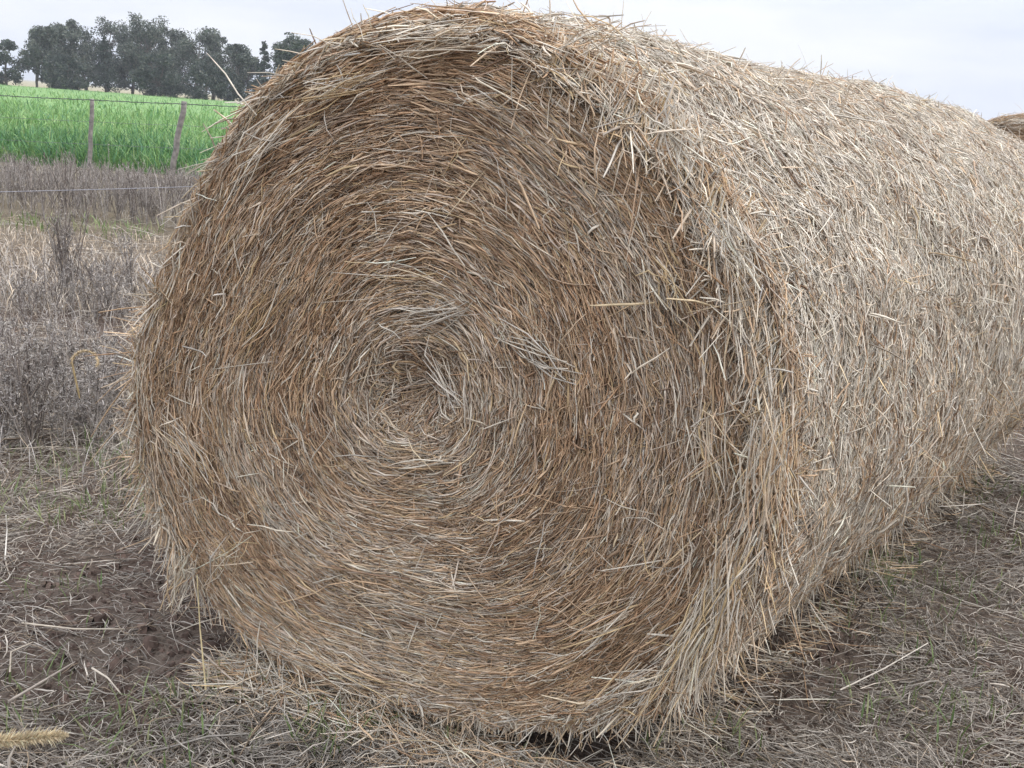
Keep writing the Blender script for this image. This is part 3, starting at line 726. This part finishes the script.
crop(14000, 17.15, 20.5, .0, .008, [.42, .16, .38, .03])  # front rows: more dark bluish blades, shade among the stems put into colour
crop(22000, 19, 40, .0, .011, [.42, .36, .15, .07])
crop(12000, 36, 150, .0, .022, [.42, .42, .10, .08])
tag(mb.build('crop_field', [GREEN, field_mat()]), 'bright green cereal crop growing beyond the wire fence', 'crop', kind='stuff')

# ------------------------------------------------------------------ far land
mb = MB()
hx = np.linspace(-2600, 3200, 90); hz = 8 + 14 * n2(hx, hx * 0, .0022, 111) + 5 * n2(hx, hx * 0, .013, 112)
prof = [(0, -1), (.35, .25), (.7, .8), (1, 1), (1.5, .6), (2.2, -.2)]
V = np.stack([np.stack([hx, 2100 + 260 * a + hx * 0, hz * b], -1) for a, b in prof])
mb.grid(V, np.array([.15, .17, .17]), flip=True)
m, nt, b = new_mat('far_hill'); nz = node(nt, 'ShaderNodeTexNoise'); nz.inputs['Scale'].default_value = .01; rp = node(nt, 'ShaderNodeValToRGB')
rp.color_ramp.elements[0].color = (.17, .19, .19, 1); rp.color_ramp.elements[1].color = (.28, .29, .27, 1)
tc = node(nt, 'ShaderNodeTexCoord'); nt.links.new(tc.outputs['Object'], nz.inputs['Vector']); nt.links.new(nz.outputs['Fac'], rp.inputs['Fac']); nt.links.new(rp.outputs[0], b.inputs['Base Color'])
tag(mb.build('hills', m), kind='structure')

# ------------------------------------------------------------------ trees
LG = [np.array([.080, .098, .074]), np.array([.145, .160, .122]), np.array([.045, .058, .052]), np.array([.18, .175, .135])]
def leaf_quads(mb, cen, size, cols):
    n = len(cen); a = nrm(rng.normal(size=(n, 3))); b = nrm(np.cross(a, rng.normal(size=(n, 3))))
    s = size[:, None] * .5
    V = np.stack([cen - a * s - b * s * .55, cen + a * s - b * s * .35, cen + a * s * .8 + b * s * .6, cen - a * s * .9 + b * s * .4], 1)
    mb.add(V.reshape(-1, 3), np.arange(n * 4).reshape(-1, 4), np.repeat(cols, 4, 0))
def gum(px, top, Y, wpx, label, lowest=.28, dens=1.0, dark=0.0):
    lowest *= .5; wpx *= 1.12
    p = at_depth(px, top, Y); h = p[2]; rad = wpx / F * Y / 2
    e = empty('gum_tree', (p[0], Y, 0)); tag(e, label, 'tree', 'trees beyond the green field')
    tb, cb = MB(), MB(); col = np.array([.13, .115, .10])
    nst = int(rng.integers(1, 4)); tips = []
    for i in range(nst):
        K = 8; k = np.linspace(0, 1, K)
        lean = rng.normal(0, .10 if nst == 1 else .28, 2) * rad
        P = np.stack([lean[0] * k ** 1.4, lean[1] * k ** 1.4, h * .88 * k], -1); P[1:-1, :2] += rng.normal(0, .02 * h, (K - 2, 2)); P[0, 2] = -.2
        tb.tube(P, (h * .022 + .05) * (1 - .85 * k) / math.sqrt(nst) * 1.2, col, 8)
        for j in range(int(17 / math.sqrt(nst)) + 4):
            f = rng.uniform(lowest, .97); b0 = np.array([np.interp(f, k, P[:, q]) for q in range(3)])
            az = rng.random() * 6.283; ro = rad * rng.uniform(.45, 1.0) * (1.1 - .65 * max(f - .45, 0) / .55) * (.55 + .45 * min(1, (f - lowest) / .25 + .35))
            b1 = b0 + np.array([math.cos(az) * ro, math.sin(az) * ro, h * rng.uniform(.02, .16)]); b1[2] = min(b1[2], h * .97)
            mid = (b0 + b1) / 2 + np.array([0, 0, -.03 * h])
            tb.tube([b0, mid, b1], [h * .007 + .02, h * .004 + .015, .015], col, 6)
            tips += [b1, (mid + b1) / 2 + rng.normal(0, .3, 3)]
        tips.append(P[-1])
    for c in tips:
        n = int(135 * dens); r = rad * rng.uniform(.17, .37); tone = rng.uniform(0, 1)
        v = nrm(rng.normal(size=(n, 3))) * (rng.random((n, 1)) ** .45) * np.array([r, r, r * .8])
        pts = c + v; pts = pts[(pts[:, 2] > h * lowest * .7) & (pts[:, 2] < h * 1.02)]; m = len(pts)
        if m == 0: continue
        leaf_quads(cb, pts, rng.uniform(.14, .38, m), palette(m, [.4, .25 * (1 - dark) + .15 * tone, .25 + dark, .12 * tone], LG))
    tb.build('trunk', BARK, e); cb.build('crown', LEAF, e)
def conifer(px, top, Y, wpx, label):
    p = at_depth(px, top, Y); h = p[2]; rad = wpx / F * Y / 2
    e = empty('conifer_tree', (p[0], Y, 0)); tag(e, label, 'tree', 'trees beyond the green field')
    tb, cb = MB(), MB()
    tb.tube([[0, 0, -.2], [.05, 0, h * .5], [0, 0, h]], [h * .02 + .05, h * .012 + .03, .02], np.array([.11, .09, .08]), 8)
    for i in range(70):
        f = rng.uniform(.08, 1) ** .9; r = rad * (1.02 - f) * rng.uniform(.75, 1.15) + .12; az = rng.random() * 6.283
        d = np.array([math.cos(az), math.sin(az), -.22]); b0 = np.array([0, 0, h * f])
        tb.tube([b0, b0 + d * r * .5, b0 + d * r + np.array([0, 0, .12 * r])], [.03, .02, .01], np.array([.10, .085, .075]), 6)
        n = int(40 + 70 * (1 - f)); t = rng.random(n) ** .7
        pts = b0 + d * (r * t)[:, None] + rng.normal(0, 1, (n, 3)) * np.array([.28, .28, .16]) * (.4 + r * .3)
        leaf_quads(cb, pts, rng.uniform(.12, .32, n), palette(n, [.4, .1, .7, 0], LG) * .85)
    tb.build('trunk', BARK, e); cb.build('crown', LEAF, e)

gum(3, 40, 150, 34, 'dark tree cut off by the left edge, apart from the grove', .12, .9, .5)
gum(34, 26, 152, 40, 'open-crowned tree at the left end of the far grove with sky under its branches', .34, .8)
gum(58, 27, 160, 46, 'rounded tree second from the left in the far grove', .2, 1.0)
gum(84, 21, 166, 46, 'tall tree above and left of the dark conifer in the far grove', .25, 1.0)
gum(104, 18, 170, 44, 'tall tree directly behind the dark conifer, its crown showing above', .25, 1.0)
conifer(104, 36, 152, 34, 'dark pointed conifer in the middle of the far grove')
gum(130, 26, 168, 40, 'grey-green tree just right of the dark conifer in the far grove', .15, 1.1)
gum(152, 16, 164, 50, 'tallest tree of the far grove with a broad ragged top above the right fence post', .25, 1.1)
gum(172, 24, 172, 40, 'lower crown tucked between the tallest tree and the broad domed tree', .15, 1.0)
gum(193, 27, 160, 50, 'broad domed tree right of the tallest tree in the far grove', .18, 1.1)
gum(212, 29, 166, 44, 'tree at the right shoulder of the far grove, pale stems showing', .25, .9)
gum(233, 45, 158, 34, 'low dark tree where the far grove drops towards the bale', .08, 1.0, .4)
gum(160, 55, 150, 42, 'low dark bushy tree in front of the tallest tree of the grove', .05, 1.0, .6)
gum(65, 55, 148, 34, 'low dark bushy tree at the foot of the rounded tree', .08, .8, .6)
gum(205, 55, 148, 36, 'low dark bushy tree in front of the right shoulder of the grove', .05, .9, .6)
conifer(264, 41, 150, 30, 'small spiky conifer peeping over the upper left edge of the bale')
gum(292, 34, 152, 40, 'tree half hidden by the bale, right of the small spiky conifer', .2, 1.0)
gum(248, 52, 170, 30, 'small tree between the low dark tree and the spiky conifer', .1, 1.0)

# ------------------------------------------------------------------ air
HAZE = 0.0005
if HAZE:
    hz_ = 70.0
    v = np.array([[x, y, z] for z in (-4, hz_) for x, y in ((-6500, -6500), (6500, -6500), (6500, 8500), (-6500, 8500))], float)
    mb = MB(); mb.add(v, [[3, 2, 1, 0], [4, 5, 6, 7], [0, 1, 5, 4], [1, 2, 6, 5], [2, 3, 7, 6], [3, 0, 4, 7]], np.array([.8, .8, .8]))
    m = bpy.data.materials.new('haze_air'); m.use_nodes = True; nt = m.node_tree; nt.nodes.clear()
    out = nt.nodes.new('ShaderNodeOutputMaterial'); pv = nt.nodes.new('ShaderNodeVolumePrincipled')
    pv.inputs['Color'].default_value = (.86, .90, .98, 1); pv.inputs['Density'].default_value = HAZE
    nt.links.new(pv.outputs[0], out.inputs['Volume'])
    tag(mb.build('haze', m, smooth=False), 'thin pale haze over the fields', 'haze', kind='stuff')

# ------------------------------------------------------------------ light and sky
SUN_EL, SUN_AZ = 50 * D2R, 88 * D2R      # azimuth clockwise from +Y (right and slightly beyond the bale)
w = bpy.data.worlds.new('World'); scene.world = w; w.use_nodes = True
nt = w.node_tree; bg = nt.nodes['Background']; L = nt.links.new
sky = node(nt, 'ShaderNodeTexSky', sky_type='NISHITA'); sky.sun_disc = False; sky.sun_elevation = SUN_EL; sky.sun_rotation = SUN_AZ
sky.air_density = 1.0; sky.dust_density = 3.0
tc = node(nt, 'ShaderNodeTexCoord'); mp = node(nt, 'ShaderNodeMapping'); mp.inputs['Scale'].default_value = (1.0, 1.0, 4.5); mp.inputs['Location'].default_value = (.35, .1, .3)
nz = node(nt, 'ShaderNodeTexNoise'); nz.inputs['Scale'].default_value = 2.8; nz.inputs['Detail'].default_value = 6; nz.inputs['Roughness'].default_value = .5
rp = node(nt, 'ShaderNodeValToRGB'); rp.color_ramp.elements[0].position = .36; rp.color_ramp.elements[1].position = .62
rp.color_ramp.elements[0].color = (7.7, 8.3, 9.8, 1); rp.color_ramp.elements[1].color = (10.3, 10.4, 10.7, 1)
mx = node(nt, 'ShaderNodeMix', data_type='RGBA'); mx.inputs[0].default_value = .9
L(tc.outputs['Generated'], mp.inputs['Vector']); L(mp.outputs[0], nz.inputs['Vector']); L(nz.outputs['Fac'], rp.inputs['Fac'])
sx = node(nt, 'ShaderNodeSeparateXYZ'); L(tc.outputs['Generated'], sx.inputs[0])
zr = node(nt, 'ShaderNodeMapRange'); zr.inputs['From Min'].default_value = .1; zr.inputs['From Max'].default_value = 1; zr.inputs['To Min'].default_value = 1; zr.inputs['To Max'].default_value = 3.0
L(sx.outputs['Z'], zr.inputs['Value'])
mz = node(nt, 'ShaderNodeMix', data_type='RGBA', blend_type='MULTIPLY'); mz.inputs[0].default_value = 1
L(rp.outputs[0], mz.inputs[6]); L(zr.outputs['Result'], mz.inputs[7])
L(sky.outputs[0], mx.inputs[6]); L(mz.outputs[2], mx.inputs[7]); L(mx.outputs[2], bg.inputs['Color'])
bg.inputs['Strength'].default_value = .1
sun = bpy.data.objects.new('sun', bpy.data.lights.new('sun', 'SUN')); C.objects.link(sun)
sun.data.energy = 1.5; sun.data.angle = 14 * D2R; sun.data.color = (1, .96, .9)
dv = Vector((math.sin(SUN_AZ) * math.cos(SUN_EL), math.cos(SUN_AZ) * math.cos(SUN_EL), math.sin(SUN_EL)))
sun.rotation_euler = dv.to_track_quat('Z', 'Y').to_euler()

vs = scene.view_settings; vs.view_transform = 'Standard'; vs.look = 'None'; vs.exposure = 0.12; vs.gamma = 1
scene.render.engine = 'CYCLES'
scene.cycles.max_bounces = 5; scene.cycles.diffuse_bounces = 3; scene.cycles.use_denoising = True
try:
    scene.cycles.denoiser = 'OPENIMAGEDENOISE'; scene.cycles.denoising_input_passes = 'RGB_ALBEDO_NORMAL'
except Exception: pass
